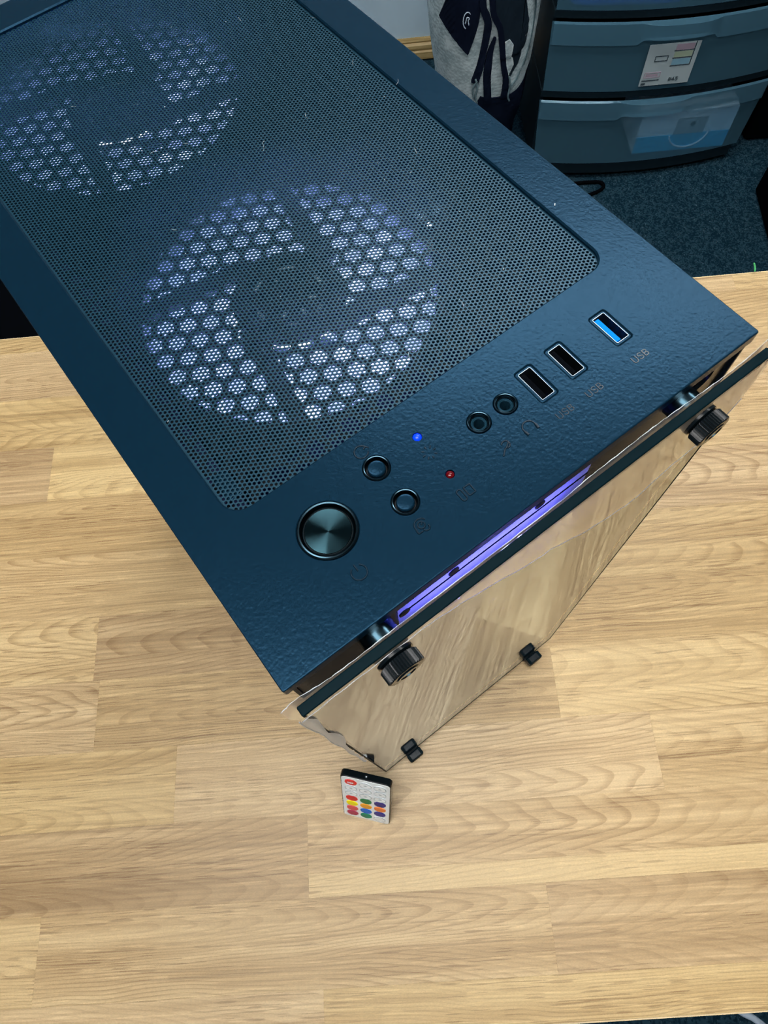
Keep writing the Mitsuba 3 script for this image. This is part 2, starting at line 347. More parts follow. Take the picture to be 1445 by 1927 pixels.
# perforated steel dust mesh (holes on a hexagonal lattice)
def perforated(outline, pitch, hole, z0, z1, x_first, y_first, columns_along_y=True):
    """sheet of hexagonal cells, each with a hole, clipped cell-wise to the outline; cells at the rim stay whole"""
    from shapely.geometry import Polygon, Point
    from shapely import prepare
    P = Polygon(outline); inner = P.buffer(-hole*.62); prepare(inner); prepare(P)
    x0, y0, x1, y1 = P.bounds
    R = pitch/math.sqrt(3)
    ang = np.radians(np.arange(6)*60)
    hexo = np.stack([R*np.cos(ang), R*np.sin(ang)], 1)
    holep = np.stack([hole/2*1.08*np.cos(ang), hole/2*1.08*np.sin(ang)], 1)
    i0, i1 = int((x0 - x_first)/(pitch*.8660)) - 2, int((x1 - x_first)/(pitch*.8660)) + 3
    C, full = [], []
    for i in range(i0, i1):
        x = x_first + i*pitch*.8660254
        j0 = int((y0 - y_first)/pitch) - 2
        for j in range(j0, int((y1 - y_first)/pitch) + 3):
            y = y_first + (j + (.5 if i % 2 else 0))*pitch
            pt = Point(x, y)
            if P.contains(Polygon(hexo + [x, y])): C.append((x, y))
            elif P.intersects(Polygon(hexo + [x, y])): full.append((x, y))
    C = np.array(C); n = len(C)
    ring = np.concatenate([np.c_[hexo, np.full(6, z1)], np.c_[holep, np.full(6, z1)], np.c_[holep, np.full(6, z0)], np.c_[hexo, np.full(6, z0)]])
    V = (ring[None] + np.c_[C, np.zeros(n)][:, None]).reshape(-1, 3)
    f = []
    for k in range(6):
        a, b = k, (k + 1) % 6
        f += [(a, b, 6 + b), (a, 6 + b, 6 + a), (6 + a, 6 + b, 12 + b), (6 + a, 12 + b, 12 + a), (12 + a, 12 + b, 18 + b), (12 + a, 18 + b, 18 + a)]
    F = (np.array(f)[None] + 24*np.arange(n)[:, None, None]).reshape(-1, 3)
    parts = [trimesh.Trimesh(V, F, process=False)]
    # solid rim pieces where a cell meets the outline
    for x, y in full:
        g = P.intersection(Polygon(hexo + [x, y]))
        if g.geom_type == 'Polygon' and g.area > 1e-9:
            if inner.contains(Point(x, y)): g = g.difference(Polygon(holep + [x, y]))
            if g.geom_type != 'Polygon' or g.is_empty: continue
            v2, f2 = trimesh.creation.triangulate_polygon(g, engine='earcut')
            parts.append(trimesh.Trimesh(np.c_[v2, np.full(len(v2), z1)], f2, process=False))
    return trimesh.util.concatenate(parts)
case('dust_mesh', perforated(grow(mesh_out, .0004), .00165, .00116, -.0021, -.0016, .01955, .0706), 'mat_mesh_steel', label='fine perforated black steel mesh sheet')
# steel grille plate below it, larger hexagonal openings
case('fan_grille', perforated(rr(.186, .312, .003, 3, W/2, .196), .00915, .0071, -.0128, -.0120, .0330, .1082), 'mat_grille_steel', label='steel grille plate with hexagonal openings')
case('magnet_strip', rbox(.0205, .0265, .0640, .0760, -.0045, -.0024, .0005), 'mat_case_plastic')
# side walls of the well between the two
case('grille_wall', to_tm(prism(grow(mesh_out, .0035), -.0118, -.0056) - prism(grow(mesh_out, .0012), -.02, 0)), 'mat_inside_black')

# body walls (below the top panel, set in by 2.5 mm)
bx0, bx1, by0, by1, zb = .0025, W - .0025, .030, D - .003, -.472
case('side_panel', box(bx0, bx0 + .0012, by0, by1, zb, -.0056), 'mat_black_plastic')
case('side_panel', box(bx1 - .0012, bx1, by0, by1, zb, -.0056), 'mat_black_plastic')
case('rear_panel', box(bx0 + .0013, bx1 - .0013, by1 - .0012, by1, zb, -.0056), 'mat_black_plastic')
case('base_panel', box(bx0 + .0013, bx1 - .0013, by0, by1 - .0013, zb, zb + .0015), 'mat_black_plastic')
for x in (.03, W - .03):
    for y in (.05, D - .04):
        case('foot', lathe([(0, -H), (.010, -H), (.012, -H + .002), (.013, zb - .0001), (0, zb - .0001)], 24).apply_translation((x, y, 0)), 'mat_matt_black', 30)

# top fans under the grille: frame, hub, struts, blades, light rings
def fan(name, M2, glow, guide):
    fr = prism(rr(.1255, .1255, .008, 5), -.025, 0) - prism(circ(.0605, 56), -.03, .01)
    key = add('computer_case__' + name, fr, 'mat_black_plastic', M2, 0)
    hubm = lathe([(0, -.020), (.0195, -.020), (.0215, -.018), (.0218, -.0040), (.0236, -.0036), (.0236, -.0024), (.022, -.002), (0, -.002)], 48)
    add(key + '__hub', hubm, 'mat_fan_hub', M2, 30)
    stick = cat(lathe([(.0135, -.0019), (.0150, -.0019), (.0150, -.0017), (.0135, -.0017)], 40), *[box(-.0015, .0015, -.0006, .0006, -.0019, -.0017).apply_transform(Rz(a) @ Tr(.010, 0, 0)) for a in range(0, 360, 45)])
    add(key + '__hub_sticker', stick, 'mat_print_grey', M2)
    for k in range(4):
        st = hull([(x, y, zz) for x, y in ((.0175, .004), (.0265, .004), (.0350, .0600), (.0280, .0600)) for zz in (-.0030, -.0005)])
        add(key + '__strut', st, 'mat_black_plastic', M2 @ Rz(-90*k))
    for k in range(9):
        V, F = [], []
        nr, na = 8, 8
        for i in range(nr + 1):
            r = .0232 + (.0590 - .0232)*i/nr
            for j in range(na + 1):
                s = j/na - .5
                a = math.radians(18*(i/nr)**1.3) + s*math.radians(39 - 3*i/nr)
                V.append((r*math.cos(a), r*math.sin(a), -.0085 - s*.008 + .0015*math.sin(math.pi*(s + .5))))
        for i in range(nr):
            for j in range(na):
                q = i*(na + 1) + j
                F += [(q, q + na + 1, q + na + 2), (q, q + na + 2, q + 1)]
        add(key + '__blade', trimesh.Trimesh(np.array(V), np.array(F), process=False), 'mat_fan_blade', M2 @ Rz(40*k + 11), True)
    # light ring round the hub, and for the top fans a glowing light guide below the translucent blades
    ring = lathe([(.0218, -.0062), (.0226, -.0062), (.0226, -.0042), (.0218, -.0042), (.0218, -.0062)], 48)
    if ring.volume < 0: ring.invert()
    add(key + '__light_ring', ring, 'mat_white_plastic', M2, emitter={'type': 'area', 'radiance': rgb([glow*x for x in (LED if guide else FRONT_LED)])})
    if guide:
        g = lathe([(.0235, -.0160), (.0596, -.0160), (.0596, -.0150), (.0235, -.0150), (.0235, -.0160)], 56)
        if g.volume < 0: g.invert()
        add(key + '__light_guide', g, 'mat_white_plastic', M2, emitter={'type': 'area', 'radiance': rgb(GUIDE)})
    if guide:
        add(key + '__shroud', lathe([(.0600, -.0148), (.0600, -.0004)], 64), 'mat_fan_blade', M2, True)
    return key
for cx, cy in ((.0893, .1335), (.0890, .2830)):
    fan('top_fan', MC @ Tr(cx, cy, -.0132), 1.0, True)
# glowing bead added for a bright glint under the mesh; no lamp here
case('glint_dot', trimesh.creation.icosphere(subdivisions=2, radius=.0010).apply_translation((.1506, .1188, -.0060)), 'mat_white_plastic', smooth=True, label='tiny glowing bead standing in for a glint under the mesh', emitter={'type': 'area', 'radiance': rgb((30, 33, 40))})
# opaque liner below the fans keeps the inside dark
case('inner_shelf', box(bx0 + .002, bx1 - .002, .034, by1 - .002, -.075, -.0735), 'mat_inside_black')

# power button and the two small buttons
ringp = [(.0084, -.004), (.0102, -.004), (.0102, .0001), (.0098, .0005), (.0093, .0004), (.0090, -.0008), (.0084, -.0014), (.0084, -.004)]
k = case('power_button', lathe([(0, -.004), (.0086, -.004), (.0086, -.0016), (.0082, -.0010), (.0079, -.0010), (.0079, -.004), (0, -.004)], 56).apply_translation((*PB, 0)), 'mat_gloss_black', 30)
case('power_button__bezel', lathe(ringp, 64).apply_translation((*PB, 0)), 'mat_dark_chrome', 40)
na, nr = 72, 10
V, UV, F = [], [], []
for i in range(nr + 1):
    r = .0078*max(i/nr, .004)
    for j in range(na + 1):
        a = 2*math.pi*j/na
        V.append((PB[0] + r*math.cos(a), PB[1] + r*math.sin(a), -.00135 + .00055*(i/nr)**2)); UV.append((i/nr, j/na))
for i in range(nr):
    for j in range(na):
        q = i*(na + 1) + j; F += [(q, q + na + 1, q + na + 2), (q, q + na + 2, q + 1)]
case('power_button__cap', trimesh.Trimesh(np.array(V), np.array(F), process=False), 'mat_brushed_steel', True, uv=np.array(UV), label='spun metal power button cap')
for c in small:
    b = case('push_button', lathe([(0, -.004), (.0031, -.004), (.0031, -.0005), (.0028, -.0001), (.0022, -.0003), (0, -.0003)], 40).apply_translation((*c, 0)), 'mat_case_plastic', 30)
    add(b + '__bezel', lathe([(.0036, -.004), (.0047, -.004), (.0047, .0001), (.0044, .0004), (.0041, .0003), (.0037, -.0007), (.0036, -.004)], 44).apply_translation((*c, 0)), 'mat_dark_chrome', MC, 40)
    case('well', lathe([(0, -.0042), (.0036, -.0042), (.0036, -.0025), (0, -.0025)], 32).apply_translation((*c, 0)), 'mat_inside_black')
# indicator lights
dome = lambda r: lathe([(0, -.004), (r, -.004), (r, -.0004), (r*.8, .0001), (r*.4, .0004), (0, .0005)], 28)
case('power_light', dome(.00152).apply_translation((*leds[0], 0)), 'mat_light_lens', True, label='lit blue indicator light', emitter={'type': 'area', 'radiance': rgb((.0, .04, 2.6))})
case('drive_light', dome(.00152).apply_translation((*leds[1], -.0003)), 'mat_red_lens', True, label='unlit dark red indicator light')
# audio jacks
for c in jacks:
    j = case('audio_jack', lathe([(.0029, -.007), (.0042, -.007), (.0042, .0000), (.0040, .0003), (.0037, .0002), (.0034, -.0006), (.0031, -.0004), (.0029, -.0006), (.0029, -.007)], 44).apply_translation((*c, 0)), 'mat_dark_chrome', 40)
    add(j + '__liner', lathe([(.0018, -.007), (.0028, -.007), (.0028, -.0010), (.0024, -.0007), (.0019, -.0012), (.0018, -.007)], 36).apply_translation((*c, 0)), 'mat_mesh_steel', MC, 40)
    add(j + '__socket', lathe([(0, -.0075), (.0042, -.0075), (.0042, -.0071), (0, -.0071)], 32).apply_translation((*c, 0)), 'mat_matt_black', MC)
# usb ports
for n_, c in enumerate(usb):
    fr = bprism(rr(.0075, .0149, .0011, 4, *c), -.006, -.0003, .0003) - prism(rr(.0057, .0130, .0004, 2, *c), -.02, .01)
    u = case('usb_port', fr, 'mat_case_plastic', 30, label=('black usb socket next to the audio jacks', 'black usb socket in the middle of three', 'usb socket with a bright blue tongue')[n_])
    shell = prism(rr(.0057, .0130, .0005, 2, *c), -.006, .0000) - prism(rr(.0053, .0126, .0003, 2, *c), -.02, .01)
    add(u + '__shell', shell, 'mat_shell_steel', MC)
    add(u + '__socket', box(c[0] - .0028, c[0] + .0028, c[1] - .0064, c[1] + .0064, -.0085, -.0078), 'mat_matt_black', MC)
    add(u + '__tongue', rbox(c[0] - .0025, c[0] - .0003, c[1] - .0058, c[1] + .0058, -.0082, -.0003, .0003), 'mat_usb_blue' if n_ == 2 else 'mat_matt_black', MC)
    for q in range(4):
        add(u + '__contact', box(c[0] - .00015, c[0] + .0004, c[1] - .0045 + .003*q - .0005, c[1] - .0045 + .003*q + .0005, -.0078, -.0022), 'mat_dark_chrome', MC)
# raised symbols, moulded in the same plastic
def arc(cx, cy, r, a0, a1, t=.00034, n=28):
    return tube([(cx + r*math.cos(math.radians(a)), cy + r*math.sin(math.radians(a)), .00005) for a in np.linspace(a0, a1, n)], t, 6)
def bar(x0, y0, x1, y1, t=.00034): return tube([(x0, y0, .00005), ((x0 + x1)/2, (y0 + y1)/2, .00005), (x1, y1, .00005)], t, 6)
sx, sy = .0402, .0161
case('power_symbol', cat(arc(sx, sy, .0026, 125, 415), bar(sx, sy + .0006, sx, sy + .0031)), 'mat_symbol', 40)
case('reset_symbol', cat(arc(.0660, .0500, .0024, 20, 330), bar(.0683, .0509, .0690, .0498), bar(.0683, .0509, .0673, .0504)), 'mat_symbol', 40)
sx, sy = .0655, .0165
case('mode_symbol', cat(arc(sx, sy, .0023, 20, 200), arc(sx, sy, .0012, 0, 360), bar(sx - .0025, sy - .002, sx - .0008, sy - .002), bar(sx - .0025, sy - .002, sx - .0025, sy - .0004), bar(sx, sy, sx + .001, sy + .0011), arc(sx + .0008, sy - .0016, .0011, 180, 380)), 'mat_symbol', 40)
sx, sy = .0839, .0354
case('light_symbol', cat(*[bar(sx + .0017*math.cos(a), sy + .0017*math.sin(a), sx + .0027*math.cos(a), sy + .0027*math.sin(a), .0003) for a in np.radians(np.arange(8)*45)]), 'mat_symbol', 40)
sx, sy = .0841, .0166
case('drive_symbol', cat(bar(sx - .0026, sy + .0012, sx - .0026, sy - .0014), bar(sx - .0008, sy + .0012, sx - .0008, sy - .0014), arc(sx - .0017, sy + .0012, .0009, 0, 180), arc(sx - .0017, sy - .0014, .0009, 180, 360), *[bar(*a) for a in ((sx + .0003, sy + .0016, sx + .0028, sy + .0016), (sx + .0028, sy + .0016, sx + .0028, sy - .0018), (sx + .0028, sy - .0018, sx + .0003, sy - .0018), (sx + .0003, sy - .0018, sx + .0003, sy + .0016))]), 'mat_symbol', 40)
sx, sy = .1046, .0210
case('microphone_symbol', cat(bar(sx - .0022, sy - .0022, sx + .0002, sy - .0002, .00035), arc(sx + .0012, sy + .0007, .0014, -100, 150), bar(sx + .0003, sy - .0006, sx + .0026, sy + .0010)), 'mat_symbol', 40)
sx, sy = .1164, .0218
case('headphone_symbol', cat(arc(sx, sy, .0024, -20, 200), bar(sx - .0024, sy - .0004, sx - .0022, sy - .0022, .0006), bar(sx + .0024, sy - .0004, sx + .0022, sy - .0022, .0006)), 'mat_symbol', 40)
for x, y in ((.1298, .0187), (.1434, .0188), (.1654, .0189)):
    t = meshkit.text_mesh('USB', .0027, .0003); t.apply_translation((x - t.bounds[:, 0].mean(), y - t.bounds[:, 1].mean(), -.0001))
    case('usb_lettering', t, 'mat_symbol')

# front: chassis face, lit bar, standoffs
def front_rect(x0, x1, z0, z1, y0, y1): return box(x0, x1, y0, y1, z0, z1)
ch = m3.Manifold.cube((W - .006, .0016, .455)).translate((.003, .0020, -.4605))
holes = []
for zc in (-.096, -.224, -.352):
    h_ = prism(circ(.0590, 48), -.02, .02).rotate((90, 0, 0)).translate((W/2, 0, zc)); ch -= h_
ch -= m3.Manifold.cube((.0844, .05, .0236)).translate((.0438, -.02, -.0298))
ch -= prism(circ(.0062, 24), -.02, .02).rotate((90, 0, 0)).translate((.1865, 0, -.017))
case('front_chassis', ch, 'mat_gloss_black', 30)
for x in (.0025, W - .0037): case('front_side_rail', box(x, x + .0012, .0005, .0295, -.465, -.0056), 'mat_black_plastic')
lb = case('light_bar', (np.array([(.0434, .0012, -.0302), (.1286, .0012, -.0302), (.1286, .0012, -.0058), (.0434, .0012, -.0058)]), np.array([[0, 1, 2], [0, 2, 3]])), 'mat_diffuser', label='translucent light bar behind the front panel, lit blue violet')
add(lb + '__light_strip', tube([(x, .0130, -.0170) for x in np.linspace(.048, .118, 15)], .0022, 8), 'mat_white_plastic', MC, emitter={'type': 'area', 'radiance': rgb((3.2, 3.2, 27.0))})
add(lb + '__groove', box(.0440, .1280, .0006, .0009, -.0166, -.0161), 'mat_matt_black', MC)
for x, z in ((.0458, -.0170), (.0667, -.0125), (.1045, -.0110)):
    add(lb + '__screw_hole', cat(lathe([(0, 0), (.0022, 0), (.0022, .0006), (.0012, .0007), (0, .0002)], 20)).apply_transform(Tr(x, .0010, z) @ Rx(90)), 'mat_gloss_black', MC, 30)
for zc in (-.096, -.224, -.352):
    fan('front_fan', MC @ Tr(W/2, .0039, zc) @ Rx(90), .40 if zc > -.1 else .02, False)
# the glass front panel on its standoffs
pf, pb = -.0088, -.0052
PX0, PX1, PZ0, PZ1 = .0006, W - .0004, -.4760, -.0030
glass = lambda y: (np.array([(PX0 + .0008, y, PZ0 + .001), (PX1 - .0008, y, PZ0 + .001), (PX1 - .0008, y, PZ1 - .001), (PX0 + .0008, y, PZ1 - .001)]), np.array([[0, 1, 2], [0, 2, 3]]))
gp = case('front_panel', glass(pf + .0003), 'mat_glass_panel', label='tall smoked glass front panel mirroring the desk')
add(gp + '__top_edge', rbox(PX0, PX1, pf, pb, PZ1 - .0012, PZ1, .0005), 'mat_teal_edge', MC, 30)
add(gp + '__bottom_edge', rbox(PX0, PX1, pf, pb, PZ0, PZ0 + .0012, .0005), 'mat_teal_edge', MC, 30)
for x in (PX0, PX1 - .0012): add(gp + '__side_edge', rbox(x, x + .0012, pf, pb, PZ0 + .0008, PZ1 - .0008, .0005), 'mat_teal_edge', MC, 30)
# protective film: hazy strip on the front with a wavy lower edge, a second one on the back that stands out at the top
low = smooth_path([(-.0006, -.0068), (.012, -.0052), (.024, -.0055), (.044, -.0060), (.053, -.0085), (.069, -.0165), (.097, -.0350), (.108, -.0390), (.129, -.0560), (.150, -.0660), (.162, -.0690), (.176, -.0600), (.190, -.0575), (.199, -.0560), (.2055, -.0330)], 5)
low[:, 1] += .0006*np.array([math.sin(i*1.7) for i in range(len(low))])
out2 = [(x, z) for x, z in low] + [(.2062, -.0040), (-.0006, -.0040)]
v2, f2 = sheet(out2)
fl = case('protective_film', (np.c_[v2[:, 0], np.full(len(v2), pf - .0004), v2[:, 1]], f2), 'mat_film_haze', label='peeling strip of clear protective film on the glass')
add(fl + '__rim', tube(np.c_[low[:, 0], np.full(len(low), pf - .0005), low[:, 1]], .00013, 5), 'mat_film_edge', MC, True)
# torn film along the left edge of the glass
jag = [(.0012, -.004), (.0016, -.010), (.0030, -.019), (.0024, -.030), (.0017, -.045), (.0012, -.056), (.0024, -.066), (.0034, -.078), (.0036, -.092), (.0028, -.105), (.0012, -.118), (.0008, -.135), (.0003, -.147), (.0013, -.156), (.0001, -.170), (.0010, -.182), (.0000, -.200), (.0012, -.214), (-.0001, -.235), (.0004, -.250)]
left = [(-.0009 + .0004*math.sin(z*90), z) for _, z in jag]
v2, f2 = sheet(left + jag[::-1])
tf = case('protective_film', (np.c_[v2[:, 0], np.full(len(v2), pf - .0003), v2[:, 1]], f2), 'mat_film_torn', label='torn whitish film left along the side of the glass')
add(tf + '__rim', tube([(x, pf - .0004, z) for x, z in left], .00022, 5), 'mat_film_edge', MC, True)
# film on the back of the glass
up = smooth_path([(-.0035, .0006), (.0022, .0034), (.010, -.0006), (.017, -.0024), (.027, -.0026), (.039, -.0018), (.060, -.0022), (.085, -.0024), (.108, -.0016), (.1185, .0012), (.128, .0014), (.141, .0022), (.150, .0020), (.160, .0008), (.172, -.0010), (.185, -.0022), (.196, -.0010), (.203, .0030), (.2075, .0042)], 5)
up[:, 1] += .0004*np.array([math.sin(i*2.3) for i in range(len(up))])
v2, f2 = sheet([(x, z) for x, z in up] + [(.2070, -.06), (.2035, -.12), (.2035, -.47), (.0012, -.47), (.0012, -.05), (-.0040, -.014)])
bf = case('protective_film', (np.c_[v2[:, 0], np.full(len(v2), pb + .0005), v2[:, 1]], f2), 'mat_film_clear', label='clear film behind the glass standing out above its top edge')
add(bf + '__rim', tube(np.c_[up[:, 0], np.full(len(up), pb + .0006), up[:, 1]], .00012 + .00006*np.sin(np.arange(len(up))*.9), 5), 'mat_film_edge', MC, True)
# standoffs, thumbscrews and the clips at the foot of the glass
KX = (.0340, .1705)
for x in KX:
    zc = -.0115
    case('standoff', lathe([(0, 0), (.0062, 0), (.0066, .0004), (.0066, .0060), (.0062, .0064), (0, .0064)], 32).apply_transform(Tr(x, .0018, zc) @ Rx(90)), 'mat_dark_chrome', 30)
    n = 44
    zig = []
    for i in range(n*2):
        r = .0071 if i % 2 else .00655
        a = math.pi*i/n; zig.append((r*math.cos(a), r*math.sin(a)))
    kn = m3.CrossSection([np.array(zig)]).extrude(.0052).translate((0, 0, .0018))
    kn ^= hull(lift(circ(.0064, 44), .0017) + lift(circ(.0072, 44), .0023) + lift(circ(.0072, 44), .0064) + lift(circ(.0062, 44), .0071))
    th = case('thumbscrew', to_tm(kn).apply_transform(Tr(x, pf - .0006, zc) @ Rx(90)), 'mat_gloss_black', label='knurled black thumbscrew holding the glass')
    add(th + '__washer', lathe([(0, 0), (.0068, 0), (.0068, .0010), (.0050, .0017), (0, .0017)], 32).apply_transform(Tr(x, pf - .0006, zc) @ Rx(90)), 'mat_gloss_black', MC, 30)
    add(th + '__recess', lathe([(0, .0071), (.0030, .0071), (.0030, .0074), (.0040, .0074), (.0044, .0071), (0, .0071)], 28).apply_transform(Tr(x, pf - .0006, zc) @ Rx(90)), 'mat_dark_chrome', MC, 30)
for x in (.0317, .1781):
    cl = cat(rbox(x - .0075, x + .0075, pf - .0085, pf - .0006, -.4800, -.4690, .0018), rbox(x - .0070, x + .0070, pf - .0065, .0010, -.4810, -.4768, .0008), rbox(x - .0075, x + .0075, pb + .0012, .0030, -.4795, -.4700, .0012))
    k_ = case('panel_clip', cl, 'mat_black_plastic', 30, label='small black clip gripping the lower edge of the glass')
    for s in (-1, 1): add(k_ + '__end_cap', rbox(x + s*.0060 - .0012, x + s*.0060 + .0012, pf - .0078, pf - .0014, -.4694, -.4686, .0003), 'mat_teal_edge', MC)
case('front_base', box(.004, W - .004, .004, .0298, -.4716, -.4660), 'mat_black_plastic')
# specks of lint on the top
lint = []
for _ in range(38):
    x, y = rng.uniform(.02, .19), rng.uniform(.06, .35); a = rng.uniform(0, 6.28); L = rng.choice([.0002, .0003, .0004, .0012, .0018])
    inmesh = MX0 < x < MX1 and MY0 < y < MY1
    z = -.00150 if inmesh else .00010
    p0 = np.array([x, y, z]); d0 = np.array([math.cos(a), math.sin(a), 0])*L; b0 = np.array([-d0[1], d0[0], 0])*rng.uniform(-.3, .3)
    lint.append(tube([p0 - d0, p0 + b0, p0 + d0], (.00005 if L > .001 else .00009), 4))
lint += [tube([(.1912, .2920, .0001), (.1914, .2922, .0001), (.1916, .2924, .0001)], .0002, 5), tube([(.1905, .090, .0001), (.1910, .0905, .0001), (.1913, .0907, .0001)], .0002, 5)]
li = case('lint', trimesh.util.concatenate(lint), 'mat_white_paint'); labels[li] = {'label': 'fine specks of white lint on top of the case', 'kind': 'stuff'}
tag('computer_case', 'large black tower computer case with lit fans standing on the oak desk', 'computer case')

# ------------------------------------------------------------------ the small remote control leaning beside the foot of the glass
ux = np.array([.64880677, -.76085413, .01227847])
uy = np.array([.2481498, .22680444, .94179691])
uz = np.cross(ux, uy)
RW, RL, RT = .0435, .0945, .0062
ML = np.eye(4); ML[:3, 0], ML[:3, 1], ML[:3, 2] = ux, uy, uz
ML[:3, 3] = (-.0382684, -.0296153, -.4847)                           # middle of the lower edge of the face
MR = MC @ ML
def remote(part, mesh, mat, smooth=False, label=None): return add('remote_control__' + part, mesh, mat, MR, smooth, label=label)
body = bprism(rr(RW, RL, .0045, 6, 0, RL/2), -RT, 0, .0007, True)
remote('body', body, 'mat_gloss_black', 40, 'black plastic shell')
remote('face', bprism(rr(RW - .0016, RL - .0016, .0040, 6, 0, RL/2), -.0002, .0004, .0002), 'mat_white_plastic', 40, 'white printed front')
remote('infrared_lamp', trimesh.creation.icosphere(subdivisions=2, radius=.0013).apply_translation((0, RL + .0001, -.0031)), 'mat_chrome', True)
cols = {'red': (.72, .03, .03), 'yellow': (.95, .82, .0), 'coral': (.70, .09, .10), 'crimson': (.42, .03, .09), 'green': (.02, .20, .07), 'amber': (.85, .38, .03), 'blue': (.0, .13, .62), 'teal': (.0, .22, .13), 'navy': (.025, .02, .20), 'orange': (.80, .22, .05), 'navy blue': (.03, .03, .24)}
for n_, c in cols.items(): scene['mat_key_' + n_.replace(' ', '_')] = two(prin(c, .45, specular=.3))
grid = [['red', None, None, 'red', 'yellow', 'coral', 'crimson'], [None, None, None, 'green', 'amber', 'blue', 'teal'], [None, None, None, 'navy', 'orange', 'navy blue', None]]
for ci in range(3):
    for ri in range(7):
        x, y = (ci - 1)*.0126, RL - .0100 - ri*.0122
        c = grid[ci][ri]
        disc = lathe([(0, .0003), (.0053, .0003), (.0053, .0008), (.0050, .0011), (0, .0011)], 28).apply_translation((x, y, 0))
        b = remote('button', disc, 'mat_key_' + c.replace(' ', '_') if c else 'mat_white_plastic', 30, label=(c + ' button') if c else 'white button with a grey outline')
        if not c:
            add(b + '__outline', lathe([(.0050, .0010), (.0054, .0010), (.0054, .00125), (.0050, .00125), (.0050, .0010)], 28).apply_translation((x, y, 0)), 'mat_print_grey', MR)
            if not (ci == 2 and ri == 6):
                g = cat(box(-.0014, .0014, -.0004, .0004, .0010, .0013), box(-.0004, .0004, -.0013, .0013, .0010, .0013) if (ci + ri) % 2 else box(-.0010, .0004, .0009, .0016, .0010, .0013)).apply_translation((x, y, 0))
                add(b + '__symbol', g, 'mat_print_grey', MR)
        elif ri == 0:
            g = cat(*[tube([(x + .0009*math.cos(t) + s, y + .0013*math.sin(t), .0012) for t in np.linspace(0, 6.28, 13)], .00025, 4) for s in (-.0019, .0004)], box(x + .0018, x + .0023, y - .0013, y + .0013, .0010, .0013))
            add(b + '__symbol', g, 'mat_white_plastic', MR)
tag('remote_control', 'small white remote with coloured round buttons, tilted up at the foot of the case', 'remote control')

# ------------------------------------------------------------------ translucent drawer tower on the carpet behind the desk
def bow(x, xc, w, depth): return -depth*(1 - ((x - xc)/(w/2))**2)
TX0, TX1, TYF = .462, 1.026, 1.535
xc, tw = (TX0 + TX1)/2, TX1 - TX0
def bowed(x0, x1, z0, z1, y, depth, nx=28, nz=6, top_in=0.0, low_in=0.0, belly=0.0):
    V, F = [], []
    for i in range(nx + 1):
        for j in range(nz + 1):
            s = j/nz; ins = low_in*(1 - s) + top_in*s
            x = x0 + ins + (x1 - x0 - 2*ins)*i/nx
            V.append((x, y + bow(x, xc, tw, depth) - belly*math.sin(math.pi*s), z0 + (z1 - z0)*s))
    for i in range(nx):
        for j in range(nz):
            q = i*(nz + 1) + j; F += [(q, q + nz + 1, q + nz + 2), (q, q + nz + 2, q + 1)]
    return trimesh.Trimesh(np.array(V), np.array(F), process=False)
def bow_slab(x0, x1, z0, z1, y_back, y, depth, n=28):
    xs = np.linspace(x0, x1, n + 1)
    o = [(x, y + bow(x, xc, tw, depth)) for x in xs] + [(x1, y_back), (x0, y_back)]
    return m3.CrossSection([np.array(o)]).extrude(z1 - z0).translate((0, 0, z0))
TY1 = TYF + .38
BOW = .034
levels = [(.052, .232), (.255, .418), (.441, .605)]
def tower(part, mesh, mat, smooth=False, label=None): return add('drawer_tower__' + part, mesh, mat, None, smooth, label=label)
fz = lambda z: FLOOR + z
for z0, z1 in ((.018, .048), (.236, .251), (.422, .437), (.609, .630)):
    tower('shelf', bow_slab(TX0 + (.022 if z0 < .1 else .002), TX1 - (.022 if z0 < .1 else .002), fz(z0), fz(z1), TY1, TYF + .004, BOW), 'mat_tower_frame', 30)
for x in (TX0 + .004, TX1 - .012): tower('side_wall', box(x, x + .008, TYF + .014, TY1 - .002, fz(.048), fz(.609)), 'mat_tower_frame')
tower('rear_wall', box(TX0 + .013, TX1 - .013, TY1 - .008, TY1 - .002, fz(.049), fz(.608)), 'mat_tower_frame')
for x in (TX0 + .05, TX1 - .05):
    for y in (TYF + .05, TY1 - .05): tower('foot', box(x - .02, x + .02, y - .02, y + .02, FLOOR, fz(.018)), 'mat_tower_frame')
drawers = []
